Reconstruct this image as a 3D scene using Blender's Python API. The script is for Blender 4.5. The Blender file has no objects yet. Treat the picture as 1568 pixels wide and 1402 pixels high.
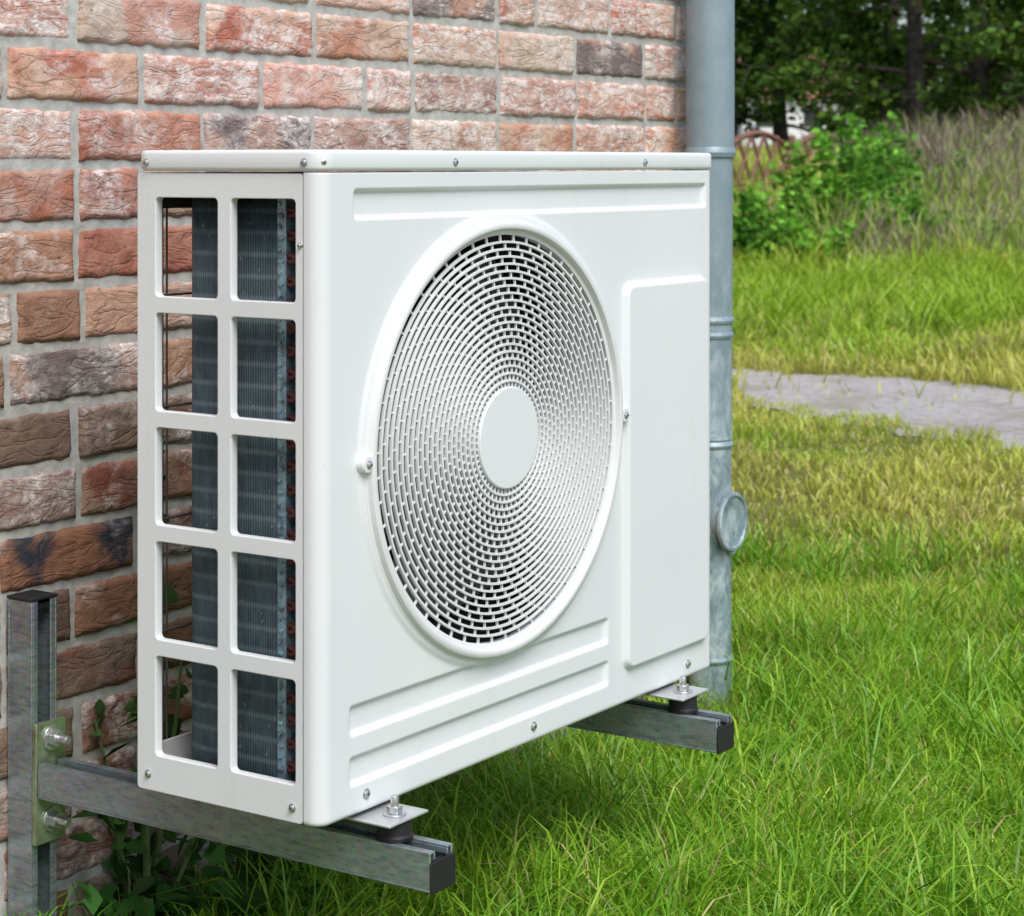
import bpy, math, random
import numpy as np
from mathutils import Vector, Matrix, noise
random.seed(7); rng=np.random.default_rng(7)
S=bpy.context.scene
# ------------------------------------------------------------------ helpers
CX,CY,CZ=-1.677,-1.369,1.02
def c2w(X,Z): return (CX+.559*X+.829*Z, CY-.829*X+.559*Z)
def w2c(x,y):
    dx,dy=x-CX,y-CY
    return (.559*dx-.829*dy, .829*dx+.559*dy)
def link(o,parent=None):
    S.collection.objects.link(o)
    if parent is not None: o.parent=parent
    return o
def empty(name,loc=(0,0,0)):
    e=bpy.data.objects.new(name,None); e.empty_display_size=.1; e.location=loc
    S.collection.objects.link(e); return e
class Geo:
    def __init__(s): s.v=[];s.f=[];s.m=[]
    def box(s,x0,x1,y0,y1,z0,z1,m=0):
        b=len(s.v)
        s.v+=[(x0,y0,z0),(x1,y0,z0),(x1,y1,z0),(x0,y1,z0),(x0,y0,z1),(x1,y0,z1),(x1,y1,z1),(x0,y1,z1)]
        for q in ((0,3,2,1),(4,5,6,7),(0,1,5,4),(1,2,6,5),(2,3,7,6),(3,0,4,7)):
            s.f.append([b+i for i in q]); s.m.append(m)
        return s
    def tube(s,pts,rad,seg=12,m=0,caps=True,fix=None):
        pts=[Vector(p) for p in pts]
        if not hasattr(rad,'__len__'): rad=[rad]*len(pts)
        b=len(s.v); n=len(pts); up=None
        for i,p in enumerate(pts):
            a=pts[max(i-1,0)]; c=pts[min(i+1,n-1)]
            t=c-a
            if fix is not None: t=Vector(fix)
            if t.length<1e-9: t=prev
            t=t.normalized(); prev=t
            if up is None:
                up=Vector((0,0,1)) if abs(t.z)<.9 else Vector((1,0,0))
            u=(up-t*up.dot(t)).normalized(); w=t.cross(u); up=u
            for k in range(seg):
                an=2*math.pi*k/seg
                s.v.append(tuple(p+u*(math.cos(an)*rad[i])+w*(math.sin(an)*rad[i])))
        for i in range(n-1):
            for k in range(seg):
                k2=(k+1)%seg
                s.f.append([b+i*seg+k,b+i*seg+k2,b+(i+1)*seg+k2,b+(i+1)*seg+k]); s.m.append(m)
        if caps:
            s.f.append([b+k for k in range(seg)][::-1]); s.m.append(m)
            s.f.append([b+(n-1)*seg+k for k in range(seg)]); s.m.append(m)
        return s
    def obj(s,name,parent,mats,bevel=0,smooth=True,ang=35,bseg=2):
        me=bpy.data.meshes.new(name); me.from_pydata(s.v,[],s.f)
        for m in (mats if isinstance(mats,(list,tuple)) else [mats]): me.materials.append(m)
        me.polygons.foreach_set('material_index',s.m)
        me.update()
        if smooth:
            me.polygons.foreach_set('use_smooth',[True]*len(me.polygons))
            me.set_sharp_from_angle(angle=math.radians(ang))
        o=bpy.data.objects.new(name,me); link(o,parent)
        if bevel:
            md=o.modifiers.new('b','BEVEL'); md.width=bevel; md.segments=bseg; md.limit_method='ANGLE'; md.angle_limit=math.radians(40)
            md.harden_normals=False
        return o
def fastmesh(name,V,loops,counts,parent=None,mat=None,col=None,smooth=False,vec=None):
    me=bpy.data.meshes.new(name)
    V=np.asarray(V,dtype=np.float32); loops=np.asarray(loops,dtype=np.int32).ravel(); counts=np.asarray(counts,dtype=np.int32)
    me.vertices.add(len(V)); me.vertices.foreach_set('co',V.ravel())
    me.loops.add(len(loops)); me.loops.foreach_set('vertex_index',loops)
    me.polygons.add(len(counts))
    st=np.concatenate([[0],np.cumsum(counts)[:-1]]).astype(np.int32)
    me.polygons.foreach_set('loop_start',st)
    me.update(calc_edges=True)
    if smooth: me.polygons.foreach_set('use_smooth',np.ones(len(counts),dtype=bool))
    if col is not None:
        a=me.attributes.new('gcol','FLOAT_COLOR','POINT'); c=np.ones((len(V),4),np.float32); c[:,:3]=col; a.data.foreach_set('color',c.ravel())
    if vec is not None:
        for k,arr in vec.items():
            a=me.attributes.new(k,'FLOAT_VECTOR','POINT'); a.data.foreach_set('vector',np.asarray(arr,np.float32).ravel())
    if mat: me.materials.append(mat)
    me.validate()
    o=bpy.data.objects.new(name,me); link(o,parent); return o
# ------------------------------------------------------------------ materials
class NT:
    def __init__(s,name):
        s.mat=bpy.data.materials.new(name); s.mat.use_nodes=True
        s.t=s.mat.node_tree; s.n=s.t.nodes; s.p=s.n['Principled BSDF']
    def node(s,t,**k):
        n=s.n.new(t)
        for a,b in k.items():
            if a in n.inputs: n.inputs[a].default_value=b
            else: setattr(n,a,b)
        return n
    def l(s,a,b): s.t.links.new(a,b)
    def noise(s,vec,scale,detail=4,rough=.55,dist=0):
        n=s.node('ShaderNodeTexNoise'); n.inputs['Scale'].default_value=scale; n.inputs['Detail'].default_value=detail
        n.inputs['Roughness'].default_value=rough; n.inputs['Distortion'].default_value=dist
        if vec is not None: s.l(vec,n.inputs['Vector'])
        return n.outputs['Fac']
    def ramp(s,fac,stops,interp='LINEAR'):
        r=s.node('ShaderNodeValToRGB'); r.color_ramp.interpolation=interp
        el=r.color_ramp.elements
        while len(el)<len(stops): el.new(.5)
        for e,(p,c) in zip(el,stops):
            e.position=p; e.color=(c,c,c,1) if not hasattr(c,'__len__') else (*c,1)
        s.l(fac,r.inputs['Fac']); return r.outputs['Color']
    def mix(s,fac,a,b,mode='MIX'):
        m=s.node('ShaderNodeMix'); m.data_type='RGBA'; m.blend_type=mode
        for i,val in ((0,fac),(6,a),(7,b)):
            sock=m.inputs[i]
            if hasattr(val,'is_output'): s.l(val,sock)
            elif hasattr(val,'__len__'): sock.default_value=(*val,1)
            else: sock.default_value=val if i==0 else (val,val,val,1)
        return m.outputs[2]
    def math(s,op,a,b=None):
        m=s.node('ShaderNodeMath'); m.operation=op
        for i,val in enumerate((a,b)):
            if val is None: continue
            if hasattr(val,'is_output'): s.l(val,m.inputs[i])
            else: m.inputs[i].default_value=val
        return m.outputs[0]
    def bump(s,h,strength=.3,dist=.002,normal=None):
        b=s.node('ShaderNodeBump'); b.inputs['Strength'].default_value=strength; b.inputs['Distance'].default_value=dist
        s.l(h,b.inputs['Height'])
        if normal is not None: s.l(normal,b.inputs['Normal'])
        return b.outputs['Normal']
    def pos(s):
        return s.node('ShaderNodeNewGeometry').outputs['Position']
    def mapv(s,vec,scale):
        m=s.node('ShaderNodeMapping'); m.inputs['Scale'].default_value=scale; s.l(vec,m.inputs['Vector']); return m.outputs[0]
def simple(name,col,rough=.5,metal=0,var=.1,scale=30,bump=0,spec=.5):
    t=NT(name); p=t.pos(); n=t.noise(p,scale,3)
    r=t.ramp(n,[(.3,tuple(c*(1-var) for c in col)),(.7,tuple(min(1,c*(1+var)) for c in col))])
    t.l(r,t.p.inputs['Base Color']); t.p.inputs['Roughness'].default_value=rough; t.p.inputs['Metallic'].default_value=metal
    t.p.inputs['Specular IOR Level'].default_value=spec
    if bump: t.l(t.bump(n,bump,.002),t.p.inputs['Normal'])
    return t.mat
def mat_white():
    t=NT('white_painted_steel'); p=t.pos()
    n=t.noise(p,3,3); c=t.ramp(n,[(.3,(.735,.77,.785)),(.7,(.785,.81,.82))])
    st=t.noise(t.mapv(p,(9,9,1.3)),3,5,.65)
    c=t.mix(t.ramp(st,[(.58,0),(.85,.25)]),c,(.5,.5,.45))
    sp=t.noise(p,260,1); c=t.mix(t.ramp(sp,[(.76,0),(.79,.4)]),c,(.35,.33,.28))
    t.l(c,t.p.inputs['Base Color']); t.p.inputs['Roughness'].default_value=.36
    t.l(t.bump(t.noise(p,900,1),.05,.0005),t.p.inputs['Normal'])
    return t.mat
M_white=mat_white()
M_grille=simple('grille_plastic',(.74,.755,.755),.42,var=.03)
M_dark=simple('dark_interior',(.012,.012,.013),.7)
M_fan=simple('fan_plastic',(.10,.105,.11),.5)
M_copper=simple('aged_copper',(.10,.022,.02),.5,.3,.3)
M_zincbolt=simple('zinc_bolt',(.62,.63,.63),.3,.85,.15,200)
M_yz=simple('chromated_plate',(.34,.42,.26),.35,.7,.35,60)
M_rubber=simple('rubber',(.015,.015,.016),.6)
M_wire=simple('wire',(.10,.09,.085),.5,.4)
def mat_strut():
    t=NT('galvanised_strut'); p=t.pos()
    n=t.noise(t.mapv(p,(6,6,30)),8,6,.6); v=t.node('ShaderNodeTexVoronoi'); v.inputs['Scale'].default_value=160; t.l(p,v.inputs['Vector'])
    c=t.ramp(n,[(.25,(.22,.265,.28)),(.75,(.44,.50,.52))])
    c=t.mix(.12,c,v.outputs['Color'],'OVERLAY')
    t.l(c,t.p.inputs['Base Color']); t.p.inputs['Metallic'].default_value=.65
    t.l(t.ramp(n,[(.3,.22),(.7,.4)]),t.p.inputs['Roughness'])
    return t.mat
M_strut=mat_strut()
def mat_coil():
    t=NT('condenser_fins'); a=t.node('ShaderNodeAttribute',attribute_name='uvw').outputs['Vector']
    sx=t.node('ShaderNodeSeparateXYZ'); t.l(a,sx.inputs[0])
    fin=t.math('SINE',t.math('MULTIPLY',sx.outputs['X'],2*math.pi/.0034))
    band=t.math('SINE',t.math('MULTIPLY',sx.outputs['Z'],2*math.pi/.0235))
    n=t.noise(t.mapv(t.pos(),(25,25,9)),4,6,.65)
    c=t.ramp(n,[(.3,(.024,.046,.056)),(.7,(.070,.108,.123))])
    c=t.mix(t.ramp(band,[(.55,0),(1,.55)]),c,(.16,.21,.225))
    c=t.mix(t.math('MULTIPLY',t.math('ADD',fin,1),.22),c,(.012,.022,.028))
    n2=t.noise(t.pos(),150,3); c=t.mix(t.ramp(n2,[(.68,0),(.74,.6)]),c,(.35,.34,.3))
    t.l(c,t.p.inputs['Base Color']); t.p.inputs['Roughness'].default_value=.5; t.p.inputs['Metallic'].default_value=.1
    t.p.inputs['Specular IOR Level'].default_value=.35
    h=t.math('ADD',fin,t.math('MULTIPLY',band,.6))
    t.l(t.bump(h,.4,.0012),t.p.inputs['Normal'])
    return t.mat
M_coil=mat_coil()
def mat_pipe():
    t=NT('weathered_zinc'); p=t.pos()
    n=t.noise(t.mapv(p,(1,1,.55)),38,5,.7,.6)
    z=t.node('ShaderNodeSeparateXYZ'); t.l(p,z.inputs[0])
    low=t.ramp(z.outputs['Z'],[(.35,1),(.95,.12)])
    base=t.ramp(t.noise(p,5,3),[(.3,(.20,.28,.325)),(.7,(.27,.35,.395))])
    mot=t.ramp(n,[(.38,(.18,.26,.29)),(.5,(.30,.39,.42)),(.62,(.50,.58,.61))])
    t.l(t.mix(low,base,mot),t.p.inputs['Base Color']); t.p.inputs['Metallic'].default_value=.2; t.p.inputs['Roughness'].default_value=.45
    return t.mat
M_pipe=mat_pipe()
def mat_brick():
    t=NT('handformed_brick')
    A=lambda n:t.node('ShaderNodeAttribute',attribute_name=n).outputs['Vector']
    b1=A('bcol'); b2=A('bcol2'); off=A('boff')
    va=t.node('ShaderNodeVectorMath'); va.operation='ADD'; t.l(t.pos(),va.inputs[0]); t.l(off,va.inputs[1]); P=va.outputs[0]
    so=t.node('ShaderNodeSeparateXYZ'); t.l(A('bpar'),so.inputs[0])   # x: whiteness, y: second-colour amount
    big=t.noise(P,11,3,.5,.3)
    f2=t.ramp(t.math('ADD',t.math('SUBTRACT',big,.5),so.outputs['Y']),[(.45,0),(.55,1)])
    c=t.mix(f2,b1,b2)
    med=t.noise(P,45,5,.65)
    c=t.mix(1.0,c,t.ramp(med,[(.25,.62),(.5,1),(.75,1.0)]),'MULTIPLY')
    cr=t.noise(t.mapv(P,(12,12,34)),1.0,3,.5,1.0)
    ridge=t.math('ABSOLUTE',t.math('SUBTRACT',cr,.5))
    rid=t.ramp(ridge,[(0,0),(.02,.5),(.06,1)])
    wz=t.noise(P,14,3,.6)
    wf=t.math('ADD',t.math('SUBTRACT',wz,.5),so.outputs['X'])
    wf=t.ramp(wf,[(.36,0),(.60,1)])
    wl=t.math('MULTIPLY',wf,t.ramp(t.noise(t.mapv(P,(20,20,55)),1.3,7,.75,.9),[(.43,.08),(.54,1)]))
    wsp=t.ramp(t.noise(P,95,3,.7),[(.40,.4),(.60,1)])
    c=t.mix(t.math('MULTIPLY',wl,wsp),c,(.80,.74,.70))
    c=t.mix(t.math('MULTIPLY',t.math('SUBTRACT',1.0,rid),.25),c,(.22,.11,.08))
    sp=t.noise(P,130,2,.6); c=t.mix(t.ramp(sp,[(.69,0),(.73,.65)]),c,(.06,.05,.05))
    t.l(c,t.p.inputs['Base Color']); t.p.inputs['Roughness'].default_value=.9; t.p.inputs['Specular IOR Level'].default_value=.2
    h=t.math('ADD',t.math('MULTIPLY',rid,.30),t.math('MULTIPLY',med,1.1))
    nn=t.bump(h,.65,.0045)
    nn=t.bump(t.noise(P,260,3,.7),.6,.0018,nn)
    t.l(nn,t.p.inputs['Normal']); return t.mat
M_brick=mat_brick()
M_mortar=simple('mortar',(.46,.455,.42),.95,var=.2,scale=60,bump=.9,spec=.1)
def mat_veg(name,transl=.35,gloss=True):
    t=NT(name); a=t.node('ShaderNodeAttribute',attribute_name='gcol').outputs['Color']
    t.n.remove(t.p)
    d=t.node('ShaderNodeBsdfDiffuse'); t.l(a,d.inputs['Color'])
    tr=t.node('ShaderNodeBsdfTranslucent'); t.l(t.mix(1.0,a,(1.0,1.1,.55),'MULTIPLY'),tr.inputs['Color'])
    mx=t.node('ShaderNodeMixShader'); mx.inputs[0].default_value=transl
    out=[n for n in t.n if n.type=='OUTPUT_MATERIAL'][0]
    t.l(d.outputs[0],mx.inputs[1]); t.l(tr.outputs[0],mx.inputs[2])
    if gloss:
        gl=t.node('ShaderNodeBsdfGlossy'); gl.inputs['Roughness'].default_value=.45; gl.inputs['Color'].default_value=(.9,.95,.85,1)
        m2=t.node('ShaderNodeMixShader'); m2.inputs[0].default_value=.035
        t.l(mx.outputs[0],m2.inputs[1]); t.l(gl.outputs[0],m2.inputs[2]); t.l(m2.outputs[0],out.inputs[0])
    else: t.l(mx.outputs[0],out.inputs[0])
    return t.mat
M_grass=mat_veg('grass_blades',.33); M_leaf=mat_veg('leaves',.3,False)
def mat_ground():
    t=NT('soil_and_turf'); p=t.pos()
    n=t.noise(p,1.1,4,.6); f=t.noise(p,40,4,.7)
    c=t.ramp(n,[(.3,(.12,.16,.03)),(.55,(.23,.25,.07)),(.72,(.32,.29,.14))])
    c=t.mix(t.ramp(f,[(.35,.75),(.6,0)]),c,(.10,.08,.045))
    t.l(c,t.p.inputs['Base Color']); t.p.inputs['Roughness'].default_value=1; t.p.inputs['Specular IOR Level'].default_value=.1
    t.l(t.bump(f,.8,.02),t.p.inputs['Normal']); return t.mat
M_ground=mat_ground()
def mat_path():
    t=NT('pale_gravel'); p=t.pos()
    f=t.noise(p,16,8,.85); g=t.noise(p,2.6,6,.75)
    c=t.ramp(f,[(.36,(.36,.31,.27)),(.45,(.68,.62,.59)),(.56,(.80,.76,.745)),(.7,(.88,.85,.84))])
    c=t.mix(t.ramp(g,[(.50,0),(.60,.65)]),c,(.50,.42,.31))
    t.l(c,t.p.inputs['Base Color']); t.p.inputs['Roughness'].default_value=.95
    t.l(t.bump(f,.9,.035),t.p.inputs['Normal']); return t.mat
M_path=mat_path()
M_bark=simple('bark',(.055,.045,.035),.95,var=.5,scale=12,bump=.8)

# ------------------------------------------------------------------ AC unit
W,D,Z0,ZL,Z1=.846,.26,.333,1.0115,1.035
ac=empty('air_conditioner_outdoor_unit',(0,0,0))
FX,FZ,SXX=.331,.7025,1.03      # fan centre, slight moulded ellipse
def srect(x,z,x0,x1,z0,z1,r,w):
    cx,cz,hx,hz=(x0+x1)/2,(z0+z1)/2,(x1-x0)/2-r,(z1-z0)/2-r
    qx=np.abs(x-cx)-hx; qz=np.abs(z-cz)-hz
    d=np.hypot(np.maximum(qx,0),np.maximum(qz,0))+np.minimum(np.maximum(qx,qz),0)-r
    s=np.clip(.5-d/w,0,1); return s*s*(3-2*s)
def disp(x,z):
    rr=np.hypot((x-FX)/SXX,z-FZ); s=np.clip((.264-rr)/.008,0,1); ring=.003*s*s*(3-2*s)
    d=-.0055*srect(x,z,.057,.820,.9625,.9915,.003,.0045)
    d+=-.0055*srect(x,z,.050,.567,.4195,.4485,.003,.0045)
    d+=-.0055*srect(x,z,.050,.567,.3665,.3945,.003,.0045)
    sp=.0085*srect(x,z,.605,.818,.378,.866,.014,.007)
    return d+np.maximum(sp,ring)
def front_panel():
    r=.017; path=[];nrm=[]
    for y in np.linspace(.023,r,5): path.append((0,y)); nrm.append((-1,0))
    for a in np.linspace(0,90,13)[1:]:
        a=math.radians(a); path.append((r-r*math.cos(a), r-r*math.sin(a))); nrm.append((-math.cos(a),-math.sin(a)))
    xs=np.linspace(r,W-r,540)[1:]
    for x in xs: path.append((x,0)); nrm.append((0,-1))
    for a in np.linspace(0,90,13)[1:]:
        a=math.radians(a); path.append((W-r+r*math.sin(a), r-r*math.cos(a))); nrm.append((math.sin(a),-math.cos(a)))
    for y in np.linspace(r,.023,5)[1:]: path.append((W,y)); nrm.append((1,0))
    path=np.array(path);nrm=np.array(nrm)
    zs=np.concatenate([Z0+np.array([0,.001,.0022,.0035,.005,.007]),np.linspace(Z0+.009,ZL-.001,440)])
    inset=np.zeros(len(zs)); 
    for i,z in enumerate(zs):
        q=z-Z0
        if q<.006: inset[i]=.006-math.sqrt(max(0,.006**2-(.006-q)**2))
    PX,ZZ=np.meshgrid(np.arange(len(path)),zs)
    x=path[PX,0];y=path[PX,1];nx=nrm[PX,0];ny=nrm[PX,1]
    dd=np.where((x>.02)&(x<W-.02),disp(x,ZZ),0)-inset[:,None]
    V=np.stack([x+nx*dd,y+ny*dd,ZZ],-1).reshape(-1,3)
    n=len(path);m=len(zs)
    i,j=np.meshgrid(np.arange(n-1),np.arange(m-1))
    xc=x[j,i];zc=ZZ[j,i]
    keep=(np.hypot((xc-FX)/SXX,zc-FZ)>.2385).ravel()
    a=(j*n+i).ravel()[keep]
    F=np.stack([a,a+1,a+n+1,a+n],1)
    o=fastmesh('front_panel',V,F,np.full(len(F),4),ac,M_white,smooth=True)
    md=o.modifiers.new('s','SOLIDIFY'); md.thickness=.0012; md.offset=-1
front_panel()
def shape2d(name,outer,holes,half,bev,mat,mtx,parent):
    cu=bpy.data.curves.new(name,'CURVE'); cu.dimensions='2D'; cu.fill_mode='BOTH'; cu.extrude=half; cu.bevel_depth=bev; cu.bevel_resolution=2
    for pl in [outer]+holes:
        s=cu.splines.new('POLY'); s.points.add(len(pl)-1)
        for p,q in zip(s.points,pl): p.co=(q[0],q[1],0,1)
        s.use_cyclic_u=True
    o=bpy.data.objects.new(name+'_c',cu); S.collection.objects.link(o)
    bpy.context.view_layer.update()
    dg=bpy.context.evaluated_depsgraph_get()
    me=bpy.data.meshes.new_from_object(o.evaluated_get(dg)); bpy.data.objects.remove(o)
    me.name=name; me.materials.clear(); me.materials.append(mat)
    me.polygons.foreach_set('use_smooth',[True]*len(me.polygons)); me.set_sharp_from_angle(angle=math.radians(40))
    o=bpy.data.objects.new(name,me); link(o,parent); o.matrix_local=mtx; return o
def rrect(x0,x1,y0,y1,r,n=6):
    out=[]
    for cx,cy,a0 in ((x1-r,y1-r,0),(x0+r,y1-r,90),(x0+r,y0+r,180),(x1-r,y0+r,270)):
        for k in range(n+1):
            a=math.radians(a0+90*k/n); out.append((cx+r*math.cos(a),cy+r*math.sin(a)))
    return out
rows=[(.873,.985),(.748,.859),(.6235,.734),(.4985,.6095),(.3715,.4845)]
holes=[]
for za,zb in rows:
    for ya,yb in ((.0325,.1255),(.1405,.2345)):
        holes.append(rrect(ya+.001,yb-.001,za+.001,zb-.001,.006)[::-1])
mt=Matrix(((0,0,1,.0065),(1,0,0,0),(0,1,0,0),(0,0,0,1)))
shape2d('side_louvre_frame',rrect(.0255,D-.001,Z0+.002,ZL-.003,.004),holes,.0045,.001,M_white,mt,ac)
shape2d('side_louvre_frame_far',rrect(.0255,D-.001,Z0+.002,ZL-.003,.004),[],.0045,.001,M_white,Matrix(((0,0,1,W-.0065),(1,0,0,0),(0,1,0,0),(0,0,0,1))),ac)
hl=(Z1-ZL)/2
shape2d('top_lid',rrect(.002,W-.002,.002,D-.002,.016,8),[],hl-.005,.0045,M_white,Matrix.Translation((0,0,(Z1+ZL)/2)),ac)
g=Geo(); g.box(.012,W-.012,.008,D-.002,Z0+.002,Z0+.010); g.box(.014,W-.014,D-.006,D-.003,Z0+.010,Z0+.045)
g.obj('base_pan',ac,simple('base_pan_grey',(.42,.43,.42),.5,var=.15),.001)
g=Geo(); g.box(.60,W-.013,D-.005,D-.001,Z0+.046,ZL-.004); g.box(.013,.60,D-.005,D-.001,.985,ZL-.004); g.obj('back_panel',ac,M_white,.001)
g=Geo(); g.box(.60,.604,.02,D-.007,Z0+.011,ZL-.004)
g.box(.046,.050,.024,.080,Z0+.011,ZL-.004); g.box(.052,.09,.084,.088,Z0+.011,ZL-.004); g.box(.013,.60,.024,D-.007,ZL-.0035,ZL-.0015)
g.obj('inner_partitions',ac,M_dark)
def coil():
    path=[(.03,.083)]
    for y in np.linspace(.09,.190,18): path.append((.03,y))
    for a in np.linspace(0,90,14)[1:]:
        a=math.radians(a); path.append((.03+.036-.036*math.cos(a),.190+.036*math.sin(a)))
    for x in np.linspace(.08,.595,30): path.append((x,.226))
    path=np.array(path); t=np.gradient(path,axis=0); t/=np.linalg.norm(t,axis=1)[:,None]
    inn=path+np.stack([t[:,1],-t[:,0]],1)*.028
    al=np.concatenate([[0],np.cumsum(np.linalg.norm(np.diff(path,axis=0),axis=1))])
    V=[];U=[];F=[]
    for z in (Z0+.012,.998):
        for q in (path,inn):
            for p,a in zip(q,al): V.append((p[0],p[1],z)); U.append((a,0,z))
    n=len(path)
    for i in range(n-1):
        F.append([i,i+1,2*n+i+1,2*n+i]); F.append([n+i+1,n+i,3*n+i,3*n+i+1]); F.append([2*n+i,2*n+i+1,3*n+i+1,3*n+i]); 
    F.append([0,2*n,3*n,n]); F.append([n-1,2*n-1,4*n-1,3*n-1])
    fastmesh('condenser_coil',V,[i for f in F for i in f],[4]*len(F),ac,M_coil,vec={'uvw':U})
coil()
g=Geo(); g.box(.0285,.045,.0705,.0825,Z0+.012,.998)
for k in range(52):
    z=.352+k*.01225
    g.tube([(.0280,.0735+.003*(k%2),z),(.0280,.0800,z+.001)],.0024,6,0)
g.obj('coil_end_plate',ac,simple('aluminium_plate',(.22,.33,.39),.4,.45,.6,90),.0005)
g=Geo()
for k in range(26):
    z=.352+k*.0245; pts=[(.032,.071,z)]
    for a in np.linspace(-90,90,9):
        a=math.radians(a); pts.append((.032,.066-.006*math.cos(a),z+.0035+.0035*math.sin(a)))
    pts.append((.032,.071,z+.007)); g.tube(pts,.0026,8)
g.obj('copper_return_bends',ac,M_copper)
g=Geo()
for x in (.045,.052): g.tube([(x,D+.004,Z0+.03),(x,D+.004,.985)],.0013,6)
for x in np.arange(.10,.6,.05): g.tube([(x,D+.004,Z0+.03),(x,D+.004,.985)],.0013,6)
for z in np.arange(Z0+.04,1.0,.0625*2): g.tube([(.01,D+.0015,z),(.60,D+.0015,z)],.0014,6)
g.box(.012,.60,D-.004,D-.002,.97,.984)
g.obj('rear_wire_guard',ac,M_wire)
def lathe_y(prof,seg=160,sx=SXX):
    V=[];F=[]
    for (r,y) in prof:
        for k in range(seg):
            a=2*math.pi*k/seg; V.append((FX+r*sx*math.cos(a),y,FZ+r*math.sin(a)))
    for i in range(len(prof)-1):
        for k in range(seg):
            k2=(k+1)%seg; F.append([i*seg+k,i*seg+k2,(i+1)*seg+k2,(i+1)*seg+k])
    return V,F
def lathe_obj(name,prof,mat,seg=160,cap=False):
    V,F=lathe_y(prof,seg); 
    if cap: F.append([(len(prof)-1)*seg+k for k in range(seg)])
    g=Geo(); g.v=V; g.f=F; g.m=[0]*len(F); return g.obj(name,ac,mat,ang=38)
lathe_obj('fan_shroud',[(.2365,.003),(.232,.02),(.228,.10),(.240,.14)],M_dark,96)
lathe_obj('grille_rim',[(.2350,.006),(.2350,-.0035),(.2362,-.0040),(.2410,-.0042),(.2418,-.0095),(.2425,-.0108),(.2440,-.0114),(.2480,-.0112),(.2500,-.0100),(.2512,-.0040),(.2545,-.0034),(.2550,-.002)],M_grille,200)
g=Geo()
g.tube([(FX,.13,FZ),(FX,.06,FZ),(FX,.052,FZ)],[.06,.06,.045],32)
for b in range(3):
    base=len(g.v); nr,na=8,10
    for i in range(nr):
        r=.055+(.222-.055)*i/(nr-1)
        for j in range(na):
            a=b*2*math.pi/3+math.radians(20+ -18*i/(nr-1) + 78*j/(na-1))
            g.v.append((FX+r*math.cos(a),.115-.055*j/(na-1)+.008*math.sin(3*j/(na-1)),FZ+r*math.sin(a)))
    for i in range(nr-1):
        for j in range(na-1):
            q=base+i*na+j; g.f.append([q,q+1,q+na+1,q+na]); g.m.append(0)
g.obj('fan',ac,M_fan,ang=60)
g=Geo()
NR=21; r0=.0575; r1=.2350; pitch=(r1-r0)/NR
def yf(r): return -.0100+.006*((r-r0)/(r1-r0))**2
SEG=180
for k in range(1,NR):
    r=r0+pitch*k; th=.00145; y=yf(r); b=len(g.v)
    for (rr,yy) in ((r-th*.8,y),(r+th*.8,y),(r+th,y+.0008),(r+th*.8,y+.0042),(r-th*.8,y+.0042),(r-th,y+.0008)):
        for s in range(SEG):
            a=2*math.pi*s/SEG; g.v.append((FX+rr*SXX*math.cos(a),yy,FZ+rr*math.sin(a)))
    for i in range(6):
        i2=(i+1)%6
        for s in range(SEG):
            s2=(s+1)%SEG; g.f.append([b+i*SEG+s,b+i2*SEG+s,b+i2*SEG+s2,b+i*SEG+s2]); g.m.append(0)
NT_=54
for k in range(NR):
    ra=r0+pitch*k; rb=ra+pitch
    for t in range(NT_):
        def P(r,da,y):
            a=2*math.pi*t/NT_+1.05*((k*pitch)/(r1-r0))**.8+da; 
            return (FX+r*SXX*math.cos(a),y,FZ+r*math.sin(a))
        rm=(ra+rb)/2; w=.00095/rm; ya=yf(rm)+.0016; yb=ya+.0026; b=len(g.v); tw=.10*pitch/rm
        for yy in (ya,yb):
            g.v+=[P(ra,-w,yy),P(ra,w,yy),P(rb,w+tw,yy),P(rb,-w+tw,yy)]
        for q in ((0,1,2,3),(7,6,5,4),(0,4,5,1),(2,6,7,3),(1,5,6,2),(3,7,4,0)):
            g.f.append([b+i for i in q]); g.m.append(0)
g.obj('fan_grille',ac,M_grille,ang=40)
lathe_obj('grille_hub',[(.056,.001),(.0590,-.007),(.0590,-.0108),(.0584,-.0116),(.0576,-.0119),(.0570,-.0119),(.055,-.0119),(.03,-.0119),(.0005,-.0119)],M_white,96,True)
g=Geo()
for sx in (-1,1):
    x=FX+sx*.2555*SXX
    g.tube([(x,.001,FZ),(x,-.0095,FZ),(x,-.0105,FZ)],[.0095,.0095,.0085],20)
g.obj('grille_ears',ac,M_grille,.0004)
def screw(g,p,ax,r=.0045):
    p=Vector(p);ax=Vector(ax).normalized()
    g.tube([p-ax*.002,p+ax*.0006,p+ax*.0009],[r*1.45,r*1.45,r*1.3],18,0)
    g.tube([p+ax*.0009,p+ax*.0028,p+ax*.0036],[r,r*.95,r*.55],12,0)
    u=Vector((0,0,1)); w=ax.cross(u)
    e=p+ax*.0037
    g.tube([e-w*r*.5,e+w*r*.5],.0004,4,1); g.tube([e-u*r*.5,e+u*r*.5],.0004,4,1)
g=Geo()
for y in (.020,.243): screw(g,(-.0022,y,1.021),(-1,0,0),.0032)
for y in (.243,): screw(g,(.001,y,.352),(-1,0,0),.0032)
screw(g,(.0005,.038,.350),(-1,0,0),.0032)
screw(g,(.001,.0275,.935),(-1,0,0),.0022)
for x in (.008,.235,.655): screw(g,(x,-.0022 if x>.02 else .003,1.0215),(0,-1,0) if x>.02 else (-.5,-.85,0),.0032)
for x in (.076,.398,.772): screw(g,(x,0,.352),(0,-1,0),.0040)
for sx in (-1,1): screw(g,(FX+sx*.2555*SXX,-.0105,FZ),(0,-1,0),.003)
g.obj('screws',ac,[M_zincbolt,M_dark])
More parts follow.
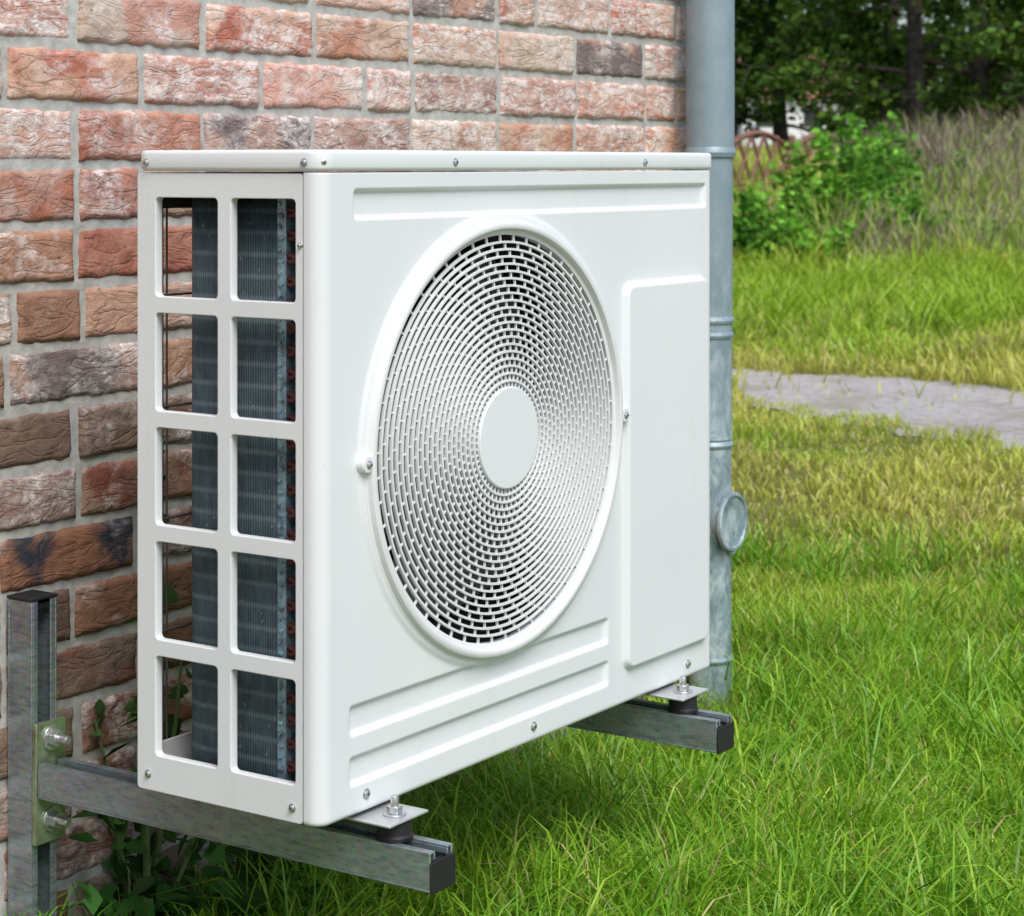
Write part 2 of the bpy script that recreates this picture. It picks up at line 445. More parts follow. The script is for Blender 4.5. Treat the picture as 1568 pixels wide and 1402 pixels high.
for i,xf in enumerate((.097,.720)):
    g=Geo()
    for ys in (-.022,.235):
        g.tube([(xf,ys,.3045),(xf,ys,.308),(xf,ys,.310),(xf,ys,.3235),(xf,ys,.325)],[.020,.0205,.0185,.0185,.020],28)
    g.obj('rubber_mount_%d'%i,ac,M_rubber)
    g=Geo()
    g.box(xf-.035,xf+.034,-.042,.06,.3255,.3285)
    g.obj('mounting_foot_%d'%i,ac,simple('foot_zinc_%d'%i,(.6,.61,.61),.35,.5,.1),.001)
    g=Geo(); y=-.022
    g.tube([(xf,y,.3287),(xf,y,.3305)],.0125,24); g.tube([(xf,y,.3306),(xf,y,.338)],.0085,6); g.tube([(xf,y,.338),(xf,y,.347),(xf,y,.349)],[.0045,.0045,.0036],12)
    g.obj('foot_bolt_%d'%i,ac,M_zincbolt,.0005,ang=30)

# ------------------------------------------------------------------ brackets
YW=.55
def bracket(xc):
    e=empty('wall_bracket')
    a,b=xc-.0205,xc+.0205; t=.0025
    g=Geo()
    y0,y1,z0,z1=-.083,.496,.262,.3035
    g.box(a,b,y0,y1,z0,z0+t); g.box(a,a+t,y0,y1,z0+t,z1); g.box(b-t,b,y0,y1,z0+t,z1)
    g.box(a+t,a+.010,y0,y1,z1-t,z1); g.box(b-.010,b-t,y0,y1,z1-t,z1)
    g.box(a+.008,a+.010,y0,y1,z1-.009,z1-t); g.box(b-.010,b-.008,y0,y1,z1-.009,z1-t)
    g.obj('cantilever_arm',e,M_strut,.0006)
    g=Geo(); g.box(a+t+.0005,b-t-.0005,y0+.006,y0+.010,z0+t+.0005,z1-.012); g.box(a-.001,b+.001,y0-.003,y0-.0005,z0-.001,z0+.032)
    g.obj('end_cap',e,M_rubber,.0006)
    g=Geo(); y0,y1=.507,.548; z0,z1=-.02,.495
    g.box(a,b,y1-t,y1,z0,z1); g.box(a,a+t,y0,y1-t,z0,z1); g.box(b-t,b,y0,y1-t,z0,z1)
    g.box(a+t,a+.010,y0,y0+t,z0,z1); g.box(b-.010,b-t,y0,y0+t,z0,z1)
    g.obj('wall_rail',e,M_strut,.0006)
    g=Geo(); g.box(a+.003,b-.003,y0+.004,y1-.004,z1-.012,z1-.004); g.box(a-.001,b+.001,y0-.001,y1+.001,z1+.0005,z1+.004)
    g.obj('rail_cap',e,M_rubber,.0006)
    g=Geo(); g.box(a-.001,b+.006,.498,.5055,.205,.350); g.obj('arm_base_plate',e,M_yz,.001)
    g=Geo()
    for z in (.232,.330):
        x=xc+.004
        g.tube([(x,.4978,z),(x,.495,z)],.0155,24); g.tube([(x,.4948,z),(x,.485,z)],.0105,6); g.tube([(x,.485,z),(x,.472,z),(x,.470,z)],[.0055,.0055,.0045],14)
    g.obj('plate_bolts',e,M_zincbolt,.0006,ang=30)
bracket(.0975); bracket(.7205)

# ------------------------------------------------------------------ brick house
house=empty('brick_house'); XE=1.829; CH=.0748; ZJ=1.093; JT=.0118
def brick_wall():
    Vs=[];Ls=[];Cn=[];C1=[];C2=[];OF=[];PR=[];nb=0
    pal=[((.57,.27,.19),(.45,.17,.12)),((.60,.31,.19),(.48,.20,.13)),((.62,.43,.32),(.56,.28,.19)),((.56,.39,.29),(.44,.24,.16)),
         ((.55,.33,.25),(.24,.19,.18)),((.62,.39,.30),(.60,.46,.36)),((.60,.33,.19),(.47,.29,.19)),((.58,.35,.27),(.54,.22,.14)),((.56,.36,.29),(.40,.22,.17)),
         ((.60,.32,.25),(.64,.50,.41)),((.62,.38,.27),(.49,.18,.12)),((.57,.28,.21),(.60,.42,.32))]
    k0=-15; 
    for k in range(k0,24):
        zb=ZJ+k*CH+JT/2; zt=zb+CH-JT
        if zb<.03: continue
        x=XE; first=True
        while x>-3.2:
            if first: L=.235 if k%2 else .118
            else: L=.235 if random.random()<.74 else .115
            first=False
            x1=x; x0=x-L+JT; x=x-L+random.uniform(-.003,.003)
            det=(x0>-.5 and zb<1.45)
            nx=max(4,int((x1-x0)/(.004 if det else .04))); nz=16 if det else 3
            ex=np.linspace(x0,x1,nx); ez=np.linspace(zb,zt,nz)
            ex=np.concatenate([[x0-.0005],ex,[x1+.0005]]); ez=np.concatenate([[zb-.0003],ez,[zt+.0003]])
            X,Z=np.meshgrid(ex,ez); n2,m2=len(ex),len(ez)
            Y=np.full(X.shape,YW)+random.uniform(-.0015,.0015)+(X-x0)*random.uniform(-.008,.008)
            seed=random.uniform(0,500)
            dX=np.zeros_like(X);dZ=np.zeros_like(X)
            if det:
                for j in range(m2):
                    for i in range(n2):
                        p=Vector((X[j,i]*14+seed,Z[j,i]*22,seed*.3))
                        q=noise.noise(p); q2=noise.noise(p*3.1)
                        Y[j,i]-=.0022*q+.0013*q2
                        p2=Vector((X[j,i]*45,Z[j,i]*45,seed))
                        dX[j,i]=.0030*noise.noise(p2)+.0016*noise.noise(p2*2.7); dZ[j,i]=.0028*noise.noise(p2+Vector((9,5,2)))+.0015*noise.noise(p2*2.5)
            e=np.minimum(np.minimum(X-x0,x1-X),np.minimum(Z-zb,zt-Z)); e=np.clip(e,0,.007)
            Y+= .0045*(1-e/.007)**2.2
            Y[0,:]+=.012;Y[-1,:]+=.012;Y[:,0]+=.012;Y[:,-1]+=.012
            V=np.stack([X+dX,Y,Z+dZ],-1).reshape(-1,3); Vs.append(V)
            i,j=np.meshgrid(np.arange(n2-1),np.arange(m2-1)); a=(j*n2+i).ravel()+nb
            Ls.append(np.stack([a,a+1,a+n2+1,a+n2],1).ravel()); Cn.append(np.full(len(a),4)); nb+=len(V)
            c1,c2=random.choice(pal)
            if random.random()<.03: c1,c2=(.07,.08,.105),(.50,.24,.14)
            unit_shade=.44 if zb<.5 else (.54 if zb<.72 else (.78 if zb<.95 else 1.0))  # shade from the unit, put into the colours of the lower bricks
            if x0>.6: unit_shade=min(1,unit_shade+.25)
            br=random.uniform(.86,1.12)*unit_shade
            if unit_shade<.7 and random.random()<.4: c1=(.42,.28,.21)
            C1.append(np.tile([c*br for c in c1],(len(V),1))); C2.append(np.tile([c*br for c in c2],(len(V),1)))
            OF.append(np.tile([random.uniform(0,40),random.uniform(0,40),random.uniform(0,40)],(len(V),1)))
            wh=random.choice([.42,.52,.58,.64,.70])-(.20 if unit_shade<.8 else 0)
            PR.append(np.tile([wh,random.choice([.2,.42,.5,.55]),0],(len(V),1)))
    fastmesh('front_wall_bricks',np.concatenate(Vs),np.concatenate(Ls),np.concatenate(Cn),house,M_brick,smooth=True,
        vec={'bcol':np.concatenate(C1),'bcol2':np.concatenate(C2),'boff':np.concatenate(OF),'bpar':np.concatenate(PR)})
brick_wall()
g=Geo(); g.box(-3.2,XE-.004,YW+.0050,YW+.3,-.1,2.72); g.obj('front_wall_mortar',house,M_mortar)
def mat_sidebrick():
    t=NT('side_brickwork'); b=t.node('ShaderNodeTexBrick'); b.inputs['Scale'].default_value=1
    b.inputs['Color1'].default_value=(.36,.17,.11,1); b.inputs['Color2'].default_value=(.44,.26,.18,1); b.inputs['Mortar'].default_value=(.35,.35,.33,1)
    b.inputs['Brick Width'].default_value=.235; b.inputs['Row Height'].default_value=CH; b.inputs['Mortar Size'].default_value=.006
    sx=t.node('ShaderNodeSeparateXYZ'); t.l(t.pos(),sx.inputs[0]); cb=t.node('ShaderNodeCombineXYZ'); t.l(sx.outputs['Y'],cb.inputs['X']); t.l(sx.outputs['Z'],cb.inputs['Y'])
    t.l(cb.outputs[0],b.inputs['Vector']); t.l(b.outputs['Color'],t.p.inputs['Base Color']); t.p.inputs['Roughness'].default_value=.9
    t.l(t.bump(b.outputs['Fac'],-.5,.005),t.p.inputs['Normal']); return t.mat
M_sb=mat_sidebrick()
g=Geo(); g.box(-3.2,XE-.002,YW+.302,6.5,-.1,2.72); g.obj('rear_walls',house,M_sb)
g=Geo()
g.v=[(-3.3,YW-.02,2.722),(XE+.1,YW-.02,2.722),(XE+.1,6.6,2.722),(-3.3,6.6,2.722),(-3.3,3.5,4.6),(XE+.1,3.5,4.6)]
g.f=[[0,1,5,4],[2,3,4,5],[0,4,3],[1,2,5],[0,3,2,1]]; g.m=[0]*5
g.obj('roof',house,simple('roof_tiles',(.30,.09,.05),.8,var=.3,scale=8),smooth=False)
g=Geo(); g.box(-3.2,XE+.002,YW-.012,YW+.006,-.1,.055); g.obj('plinth',house,simple('bitumen_plinth',(.06,.07,.085),.7,var=.4,bump=.5),.003)

# ------------------------------------------------------------------ drain pipe
pp=empty('drain_pipe'); px,py=1.7156,.48
g=Geo()
prof=[(-.05,.0385),(.108,.0385),(.109,.0415),(.113,.043),(.117,.0415),(.118,.0385),(.500,.0385),(.501,.041),(.505,.0425),(.509,.041),(.512,.0385),
 (.516,.0405),(.520,.0395),(.700,.0398),(.701,.0422),(.706,.0437),(.711,.0422),(.712,.0402),(.726,.0402),(.728,.043),(.733,.0445),(.738,.043),(.74,.0408),(.80,.0410),
 (1.030,.0415),(1.032,.0455),(1.040,.0475),(1.048,.0455),(1.050,.0445),(1.2,.0445),(2.7,.0445)]
g.tube([(px,py,z) for z,r in prof],[r for z,r in prof],48)
g.obj('downpipe',pp,M_pipe,ang=25)
g=Geo()
zc=.366; 
g.tube([(px,py-.020,zc),(px,py-.041,zc)],[.036,.036],40,0,caps=False)
rr=[(.036,-.040),(.051,-.041),(.054,-.043),(.054,-.049),(.052,-.051),(.047,-.051),(.045,-.048),(.032,-.0475),(.030,-.0465),(.012,-.0465),(.0005,-.0465)]
g.tube([(px,py+y,zc) for r,y in rr],[r for r,y in rr],48,0,fix=(0,-1,0))
g.tube([(px,py-.047,zc-.047),(px,py-.044,zc-.056),(px,py-.042,zc-.061)],[.006,.007,.004],10)
g.box(px-.003,px+.003,py-.0505,py-.0462,zc-.020,zc+.020)
g.obj('cleanout_cap',pp,M_pipe,.0006,ang=35)
g=Geo(); g.box(px-.012,px+.012,py+.036,YW+.01,1.86,1.875); g.tube([(px,py,1.855),(px,py,1.88)],.0465,40); g.obj('pipe_clip',pp,M_strut,.001)
g=Geo(); g.tube([(.575,.49,0),(.575,.49,.002),(.575,.49,.085),(.575,.49,.086),(.575,.49,.098),(.575,.49,.099),(.575,.49,.03)],[.034,.036,.043,.047,.048,.044,.036],28,fix=(0,0,1))
g.obj('blue_plastic_pot',None,simple('blue_plastic',(.02,.10,.28),.4),ang=40)

# ------------------------------------------------------------------ ground
def sm(t): t=np.clip(t,0,1); return t*t*(3-2*t)
def hgt(x,y):
    x=np.asarray(x,float); y=np.asarray(y,float)
    X=.559*(x-CX)-.829*(y-CY); Z=.829*(x-CX)+.559*(y-CY)
    r=X/np.maximum(Z,1)
    h=1.12*sm((Z-15-1.0*np.sin(X*.5))/14)*(.85+.22*sm((r-.12)/.13))
    h+=sm((Z-12)/6)*(.06*np.sin(X*1.3+Z*.6)+.05*np.sin(X*2.9-Z*1.7))
    h+=.5*sm((Z-32)/30)
    return h
xs=np.concatenate([[-500,-250,-120,-60,-30],np.arange(-20,60,.5),[70,90,130,200,300,500]])
GX,GY=np.meshgrid(xs,xs); GZ=hgt(GX,GY); n=len(xs)
i,j=np.meshgrid(np.arange(n-1),np.arange(n-1)); a=(j*n+i).ravel()
fastmesh('ground',np.stack([GX,GY,GZ],-1).reshape(-1,3),np.stack([a,a+1,a+n+1,a+n],1),np.full(len(a),4),None,M_ground,smooth=True)
# path: offset along the local normal only (no folded quads)
eA=[(-3.5,12.6),(-1.2,11.6),(.2,10.9),(1.10,10.45),(2.28,9.55),(4.0,8.1),(7.0,5.8),(11,2.7)]
eB=[(-4.2,12.0),(-2.0,10.8),(-.2,9.7),(.99,8.80),(1.82,7.15),(2.9,5.35),(5.0,2.9),(8,-.6)]
def resamp(e,n):
    e=np.array(e); d=np.concatenate([[0],np.cumsum(np.linalg.norm(np.diff(e,axis=0),axis=1))]); t=np.linspace(0,d[-1],n)
    return np.stack([np.interp(t,d,e[:,0]),np.interp(t,d,e[:,1])],1)
A_=resamp(eA,260);B_=resamp(eB,260)
tt=np.arange(260.); nr=(A_-B_); nr/=np.linalg.norm(nr,axis=1)[:,None]
A_=A_+nr*(.05*np.sin(tt*.37)+.04*np.sin(tt*.91+1)+rng.normal(0,.02,260))[:,None]
B_=B_+nr*(.05*np.sin(tt*.29+2)+.05*np.sin(tt*.77)+rng.normal(0,.02,260))[:,None]
V=[]
for k in range(260):
    for t in np.linspace(0,1,6):
        p=A_[k]*(1-t)+B_[k]*t; w=c2w(*p); V.append((w[0],w[1],.006))
F=[]
for k in range(259):
    for t in range(5): q=k*6+t; F.append([q,q+6,q+7,q+1])
fastmesh('gravel_path',V,[i for f in F for i in f],[4]*len(F),None,M_path)
# grass encroaches on the gravel edges by a ragged margin
def edge(P,Q,m): d=(Q-P); d=d/np.linalg.norm(d,axis=1)[:,None]; return P+d*m[:,None]
mA=np.clip(.05+.10*np.abs(np.sin(tt*1.3))+rng.normal(0,.05,260),0,.4); mB=np.clip(.06+.12*np.abs(np.sin(tt*1.1+2))+rng.normal(0,.06,260),0,.4)
poly=np.concatenate([edge(A_,B_,mA),edge(B_,A_,mB)[::-1]])
def inpoly(X,Z):
    ins=np.zeros(len(X),bool); n=len(poly); j=n-1
    for i in range(n):
        xi,zi=poly[i];xj,zj=poly[j]
        c=((zi>Z)!=(zj>Z))&(X<(xj-xi)*(Z-zi)/(zj-zi+1e-12)+xi); ins^=c; j=i
    return ins
# ------------------------------------------------------------------ grass
def fbm(x,y,s,seed=0):
    r=np.zeros_like(x); rg=np.random.default_rng(seed+100)
    for o in range(5):
        for _ in range(3):
            a=rg.uniform(0,2*np.pi); f=s*(1.8**o)*rg.uniform(.7,1.3); r+=np.sin((x*np.cos(a)+y*np.sin(a))*f+rg.uniform(0,6.28))/(1.5**o)
    return r/4.2
def blades(name,P,h,w,lean,col,mat=M_grass,parent=None):
    N=len(P); az=rng.uniform(0,2*np.pi,N); la=rng.uniform(0,2*np.pi,N)
    L=lean*h*rng.uniform(.2,1.2,N)
    side=np.stack([np.cos(az),np.sin(az),np.zeros(N)],1)*w[:,None]*.5
    ld=np.stack([np.cos(la),np.sin(la),np.zeros(N)],1)
    up=np.array([0,0,1.])
    m=P+ld*(L*.25)[:,None]+up*(h*.45)[:,None]; m2=P+ld*(L*.62)[:,None]+up*(h*.80)[:,None]; tip=P+ld*L[:,None]+up*(h*(1-.18*np.minimum(L/h,1.5)))[:,None]
    V=np.stack([P-side,P+side,m+side*.9,m-side*.9,m2+side*.6,m2-side*.6,tip],1).reshape(-1,3)
    b=np.arange(N)*7
    loops=np.stack([b,b+1,b+2,b+3, b+3,b+2,b+4,b+5, b+5,b+4,b+6],1).ravel()
    cnt=np.tile([4,4,3],N)
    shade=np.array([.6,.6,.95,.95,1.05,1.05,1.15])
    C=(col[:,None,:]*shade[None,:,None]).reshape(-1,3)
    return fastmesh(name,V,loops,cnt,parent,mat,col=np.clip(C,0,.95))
def scatter(n,Za,Zb,l,r,pw=1.0,keep=0):
    Z=Za+(Zb-Za)*rng.random(n)**pw; X=(l[0]+l[1]*Z)+((r[0]+r[1]*Z)-(l[0]+l[1]*Z))*rng.random(n)
    x=CX+.559*X+.829*Z; y=CY-.829*X+.559*Z
    patch=np.clip(fbm(x,y,2.0,77)-.25,0,1)*.8
    k=~((y>YW-.015)&(x<XE+.01))&(~inpoly(X,Z)|(rng.random(n)<keep+keep*5*patch))
    return X[k],Z[k],x[k],y[k]
def lerp(a,b,t): return a[None,:]*(1-t[:,None])+b[None,:]*t[:,None]
G1=np.array([.14,.36,.018]);G2=np.array([.36,.54,.040]);G3=np.array([.58,.57,.125]);GB=np.array([.54,.43,.20])
def lawn(name,n,Za,Zb,l,r,h0,w0,yellow,pw=1.0,lean=.7,tallwall=True,dens=None,keep=0):
    X,Z,x,y=scatter(n,Za,Zb,l,r,pw,keep)
    bare=fbm(x,y,2.6,5)+.25*rng.normal(size=len(x))
    k=bare<(.95 if dens is None else dens)
    X,Z,x,y=X[k],Z[k],x[k],y[k]
    cl=fbm(x,y,5.5,2); 
    h=h0*(1+.65*cl)*rng.uniform(.45,1.35,len(x))
    dw=np.where(x<XE,YW-y,np.maximum(0,np.hypot(x-XE,y-YW)))
    near=np.exp(-np.clip(dw,0,9)/.55) if tallwall else 0*x
    h=h*(1+np.where(x<1.3,1.0,.15)*near)
    ze=np.interp(X,A_[:,0],A_[:,1]); h=np.where((Z>ze)&(Z<ze+1.2),h*(.35+.55*(Z-ze)/1.2),h)
    yl=np.clip(yellow+.42*fbm(x,y,1.7,9)+.14*rng.normal(size=len(x))-.35*near+ .05*(np.minimum(Z,9)-3),0,1)
    col=lerp(G1,G2,np.clip(yl*2,0,1)); col=col*(1-np.clip(yl*2-1,0,1))[:,None]+G3[None]*np.clip(yl*2-1,0,1)[:,None]
    br=rng.random(len(x))<.05+.20*np.clip(fbm(x,y,2.3,19)+.3,0,1)*yellow; col[br]=GB*rng.uniform(.7,1.2,(br.sum(),1))
    col*=rng.uniform(.75,1.2,(len(x),1))*(1+.22*fbm(x,y,3.3,31))[:,None]
    P=np.stack([x,y,hgt(x,y)-.003],1)
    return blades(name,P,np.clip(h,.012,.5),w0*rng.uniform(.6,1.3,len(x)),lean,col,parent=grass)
grass=empty('grass')
lawn('near_turf',125000,1.9,5.0,(-1.0,-.10),(.55,.30),.064,.0034,.44,.8,.9)
lawn('mid_turf',72000,4.8,10.5,(-.3,-.02),(.6,.32),.042,.0058,.72,.8,.9,False,dens=.56,keep=.02)
lawn('verge_turf',60000,9.0,17.5,(-.6,.05),(.8,.34),.13,.011,.64,1,.8,False,dens=1.3,keep=.01)
lawn('bank_turf',40000,16.5,31,(-.5,.06),(.8,.32),.26,.021,.58,1,.7,False,dens=1.5)
def clumps(name,n,per,fn,h0,w0,base):
    xs,ys,hs=[],[],[]
    for _ in range(n):
        cx,cy,s=fn(); m=int(per*random.uniform(.5,1.4))
        xs.append(rng.normal(cx,.03*s,m)); ys.append(rng.normal(cy,.03*s,m)); hs.append(np.full(m,s))
    x=np.concatenate(xs);y=np.concatenate(ys);s=np.concatenate(hs)
    X,Z=w2c(x,y)
    k=~((y>YW-.02)&(x<XE))&~inpoly(X,Z); x,y,s=x[k],y[k],s[k]
    h=h0*s*rng.uniform(.4,1.25,len(x)); t=np.clip(.35+.4*rng.normal(size=len(x)),0,1)
    col=lerp(base,G2,t)*rng.uniform(.7,1.2,(len(x),1))
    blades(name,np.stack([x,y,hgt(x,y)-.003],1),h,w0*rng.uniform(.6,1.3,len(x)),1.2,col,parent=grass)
def f1():
    x=random.uniform(.2,1.45); return (x,random.uniform(-.55,.42),random.uniform(.6,1.25)*(1 if x<1 else .75))
clumps('long_grass_by_wall',230,60,f1,.135,.0045,G1)
def f2():
    Z=random.uniform(2.6,5.4); X=random.uniform(-.15,.28)*Z; w=c2w(X,Z); return (w[0],w[1],random.uniform(.5,1.5))
clumps('long_grass_tufts',250,50,f2,.12,.0045,G1)
def f3():
    Z=random.uniform(11.6,17); X=random.uniform(.05,.28)*Z; w=c2w(X,Z); return (w[0],w[1],random.uniform(1.2,3.4))
clumps('verge_tufts',240,65,f3,.11,.011,G2*.9)
# ------------------------------------------------------------------ leaves / plants
def leafmesh(name,P,size,col,parent=None,up=.35,asp=.55,mat=M_leaf):
    N=len(P); d=rng.normal(size=(N,3)); d[:,2]*=.6; d/=np.linalg.norm(d,axis=1)[:,None]
    nn=rng.normal(size=(N,3)); nn[:,2]+=up*3; s=np.cross(d,nn); s/=np.linalg.norm(s,axis=1)[:,None]; u=np.cross(s,d)
    L=size[:,None]
    b=P; tip=P+d*L; m=P+d*L*.42
    l=m+s*L*asp*.5+u*L*.10; r=m-s*L*asp*.5+u*L*.10
    m2=P+d*L*.75; l2=m2+s*L*asp*.32+u*L*.05; r2=m2-s*L*asp*.32+u*L*.05
    V=np.stack([b,l,l2,tip,r2,r],1).reshape(-1,3); k=np.arange(N)*6
    loops=np.stack([k,k+3,k+2,k+1,k,k+5,k+4,k+3],1).ravel()
    C=np.repeat(col,6,axis=0)
    return fastmesh(name,V,loops,np.tile([4,4],N),parent,mat,col=np.clip(C,0,1))
def tree(name,X,Z,H,tr,spread,nl,seed,ls=.10,low=.18,tint=(.055,.105,.022)):
    random.seed(seed); w=c2w(X,Z); z0=float(hgt(*w)); e=empty(name,(w[0],w[1],z0-.1))
    g=Geo(); pts=[];rad=[]; lx,ly=random.uniform(-.3,.3),random.uniform(-.3,.3)
    for i in range(9):
        t=i/8; pts.append((lx*t*t*2+.08*math.sin(5*t+seed),ly*t*t*2+.08*math.cos(4*t+seed),H*.92*t)); rad.append(tr*(1-t)**.8*1.0+.012+(.35*tr if i==0 else 0))
    g.tube(pts,rad,10); ends=[]
    for k in range(26):
        t=random.uniform(low,.95); i=min(7,int(t*8)); f=t*8-i
        p=Vector(pts[i]).lerp(Vector(pts[i+1]),f); a=random.uniform(0,6.28); ln=spread*random.uniform(.5,1.1)*(1.15-t*.75)
        d=Vector((math.cos(a),math.sin(a),random.uniform(-.15,.6))); q=[p]; 
        for s in range(1,6):
            d=(d+Vector((random.uniform(-.25,.25),random.uniform(-.25,.25),random.uniform(-.2,.15)))).normalized(); q.append(q[-1]+d*ln/5)
        r=tr*.32*(1.1-t); g.tube(q,[r*(1-s/5.6) for s in range(6)],6)
        for s in range(2,6):
            ends.append((q[s],.26+.08*s))
            for _ in range(2):
                d2=Vector((random.uniform(-1,1),random.uniform(-1,1),random.uniform(-.6,.6))).normalized(); tq=q[s]+d2*random.uniform(.3,.8)
                g.tube([q[s],(q[s]+tq)/2+Vector((0,0,.05)),tq],[r*.3,r*.2,.006],5); ends.append((tq,.32))
    g.obj('trunk_and_limbs',e,M_bark)
    E=np.array([tuple(p) for p,_ in ends]); R=np.array([r for _,r in ends])*spread/2.4
    wgt=rng.random(len(E))**1.2; idx=rng.choice(len(E),nl,p=wgt/wgt.sum()); cb=rng.uniform(.4,2.0,len(E))
    off=rng.normal(size=(nl,3)); off/=np.linalg.norm(off,axis=1)[:,None]; off*=(rng.random(nl)**.5)[:,None]; off[:,2]*=.55
    P=E[idx]+off*R[idx][:,None]
    col=np.array(tint)[None]*cb[idx][:,None]*rng.uniform(.7,1.4,(nl,1))
    yl=rng.random(nl)<.25; col[yl]*=np.array([1.7,1.35,1.0])
    leafmesh('foliage',P,ls*rng.uniform(.6,1.4,nl),col,e,asp=.7)
TR=[(5.75,30,7.5,.13,2.3,10000,1),(7.2,32.5,8,.17,2.6,10500,2),(4.3,34,7,.12,2.2,8000,3),(3.5,33,4.2,.09,1.6,5500,4),
    (8.6,31,7,.15,2.6,8000,5),(6.6,37,8,.16,2.8,8000,7)]
for q in TR: tree('deciduous_tree',q[0],q[1],q[2],q[3],q[4],q[5],q[6],ls=.125,low=.10)
def backmass():
    e=empty('distant_tree_line'); n=25000; C=[]
    g=Geo()
    for k in range(46):
        X=random.uniform(-10,30); Z=random.uniform(66,80); w=c2w(X,Z); z0=float(hgt(*w)); H=random.uniform(2.3,5.8)
        g.tube([(w[0],w[1],z0-.2),(w[0]+.2,w[1],z0+H*.5),(w[0],w[1]+.2,z0+H*.85)],[.2,.14,.05],7)
        for _ in range(16): C.append((w[0]+random.uniform(-1.6,1.6),w[1]+random.uniform(-1.6,1.6),z0+random.uniform(.3,H),random.uniform(.5,1.4)))
    C=np.array(C); idx=rng.integers(0,len(C),n); off=rng.normal(size=(n,3))*.36
    P=C[idx,:3]+off; col=np.array([.055,.10,.033])[None]*C[idx,3][:,None]*rng.uniform(.7,1.3,(n,1))
    g.obj('trunks',e,M_bark); leafmesh('foliage',P,rng.uniform(.22,.45,n),col,e,asp=.8)
random.seed(11); backmass()
M_stem=simple('green_stem',(.09,.13,.04),.7)
def shrub(name,X,Z,H,R,nl,ls,tint,seed,stems=14):
    random.seed(seed); w=c2w(X,Z); z0=float(hgt(*w)); e=empty(name,(w[0],w[1],z0-.02)); g=Geo(); pts=[]
    for k in range(stems):
        a=random.uniform(0,6.28); r=R*random.uniform(.2,1); h=H*random.uniform(.45,1.1); p=[(0.15*r*math.cos(a),.15*r*math.sin(a),0)]
        for s in range(1,6): t=s/5; p.append((r*math.cos(a)*t**1.2+random.uniform(-.04,.04)*R,r*math.sin(a)*t**1.2+random.uniform(-.04,.04)*R,h*t))
        g.tube(p,[.012*H*(1-s/6.5) for s in range(6)],5)
        for s in range(1,6):
            for f in np.linspace(0,1,4)[:3]:
                if s<5: pts.append(tuple(Vector(p[s]).lerp(Vector(p[s+1]),f)))
        pts.append(p[5])
    g.obj('stems',e,M_stem)
    E=np.array(pts); idx=rng.integers(0,len(E),nl); cb=rng.uniform(.6,1.4,len(E))
    P=E[idx]+rng.normal(size=(nl,3))*.075*R*np.array([1,1,.8])
    col=np.array(tint)[None]*cb[idx][:,None]*rng.uniform(.7,1.35,(nl,1)); leafmesh('leaves',P,ls*rng.uniform(.6,1.3,nl),col,e,up=.6,asp=.65); return e
for k,(X,Z,H,R,n) in enumerate([(2.05,17.3,.62,.42,1000),(2.80,18.2,1.15,.52,1500),(3.10,19.2,1.2,.55,1400),(2.20,18.4,.65,.45,900),(3.4,18.3,.8,.5,1000),(2.55,17.2,.6,.45,800),(3.8,21,1.0,.6,1200),(4.4,22,.7,.6,800),(4.9,18.3,.45,.5,500),(4.0,18.0,.5,.5,600),(3.9,22.5,1.1,.5,1000)]):
    shrub('leafy_shrub',X,Z,H,R,n,.085,(.20,.42,.06) if k%2 else (.14,.33,.05),50+k,11)
dry=empty('dry_weeds')
def drypatch(n,Xa,Xb,Za,Zb,h,tints):
    X=rng.uniform(Xa,Xb,n);Z=rng.uniform(Za,Zb,n); x=CX+.559*X+.829*Z;y=CY-.829*X+.559*Z
    k=fbm(x,y,1.1,3)+.4*rng.normal(size=n)>-.15; x,y=x[k],y[k]; m=len(x)
    u=fbm(x,y,1.6,44)+.25*rng.normal(size=m); ti=np.clip(((u+.9)/1.8*len(tints)).astype(int),0,len(tints)-1)
    col=np.array(tints)[ti]*rng.uniform(.6,1.3,(m,1))*(1+.25*fbm(x,y,4,45))[:,None]
    hh=h*rng.uniform(.4,1.25,m)*(1+.5*fbm(x,y,2.2,46))
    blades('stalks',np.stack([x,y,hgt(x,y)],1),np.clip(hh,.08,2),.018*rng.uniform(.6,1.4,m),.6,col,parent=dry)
PU=(.27,.19,.185);TA=(.42,.36,.22);OL=(.26,.32,.10);GR=(.34,.48,.09);GL=(.44,.56,.12)
drypatch(14000,3.9,8.2,21.5,28,.52,[PU,TA,PU,OL,PU,GR]); drypatch(12000,2.6,6.5,17.0,21.5,.50,[GR,OL,GL,PU,GL,TA,GR])
def weed(name,x,y,H,R,nl,ls,tint,seed,stems=6):
    X,Z=w2c(x,y); return shrub(name,X,Z,H,R,nl,ls,tint,seed,stems)
DG=(.05,.14,.03)
weed('wall_weed',.235,.47,.27,.14,170,.038,DG,70,9); weed('wall_weed',.32,.40,.16,.12,130,.036,DG,71)
weed('wall_weed',.26,.50,.62,.07,120,.036,(.05,.10,.03),72,5); weed('wall_weed',.17,.43,.16,.10,90,.036,DG,73)
weed('wall_weed',.42,.47,.45,.10,100,.036,(.05,.11,.03),74,5)
for k,(cx,cz) in enumerate([(-.02,2.93),(.10,3.1),(.46,3.75),(.38,3.2),(.62,3.3),(.55,5.0),(.16,2.85)]):
    w=c2w(cx,cz); weed('broadleaf_weed',w[0],w[1],.075,.06,30,.034,(.20,.42,.07) if k in(2,3) else (.12,.33,.05),80+k,6)
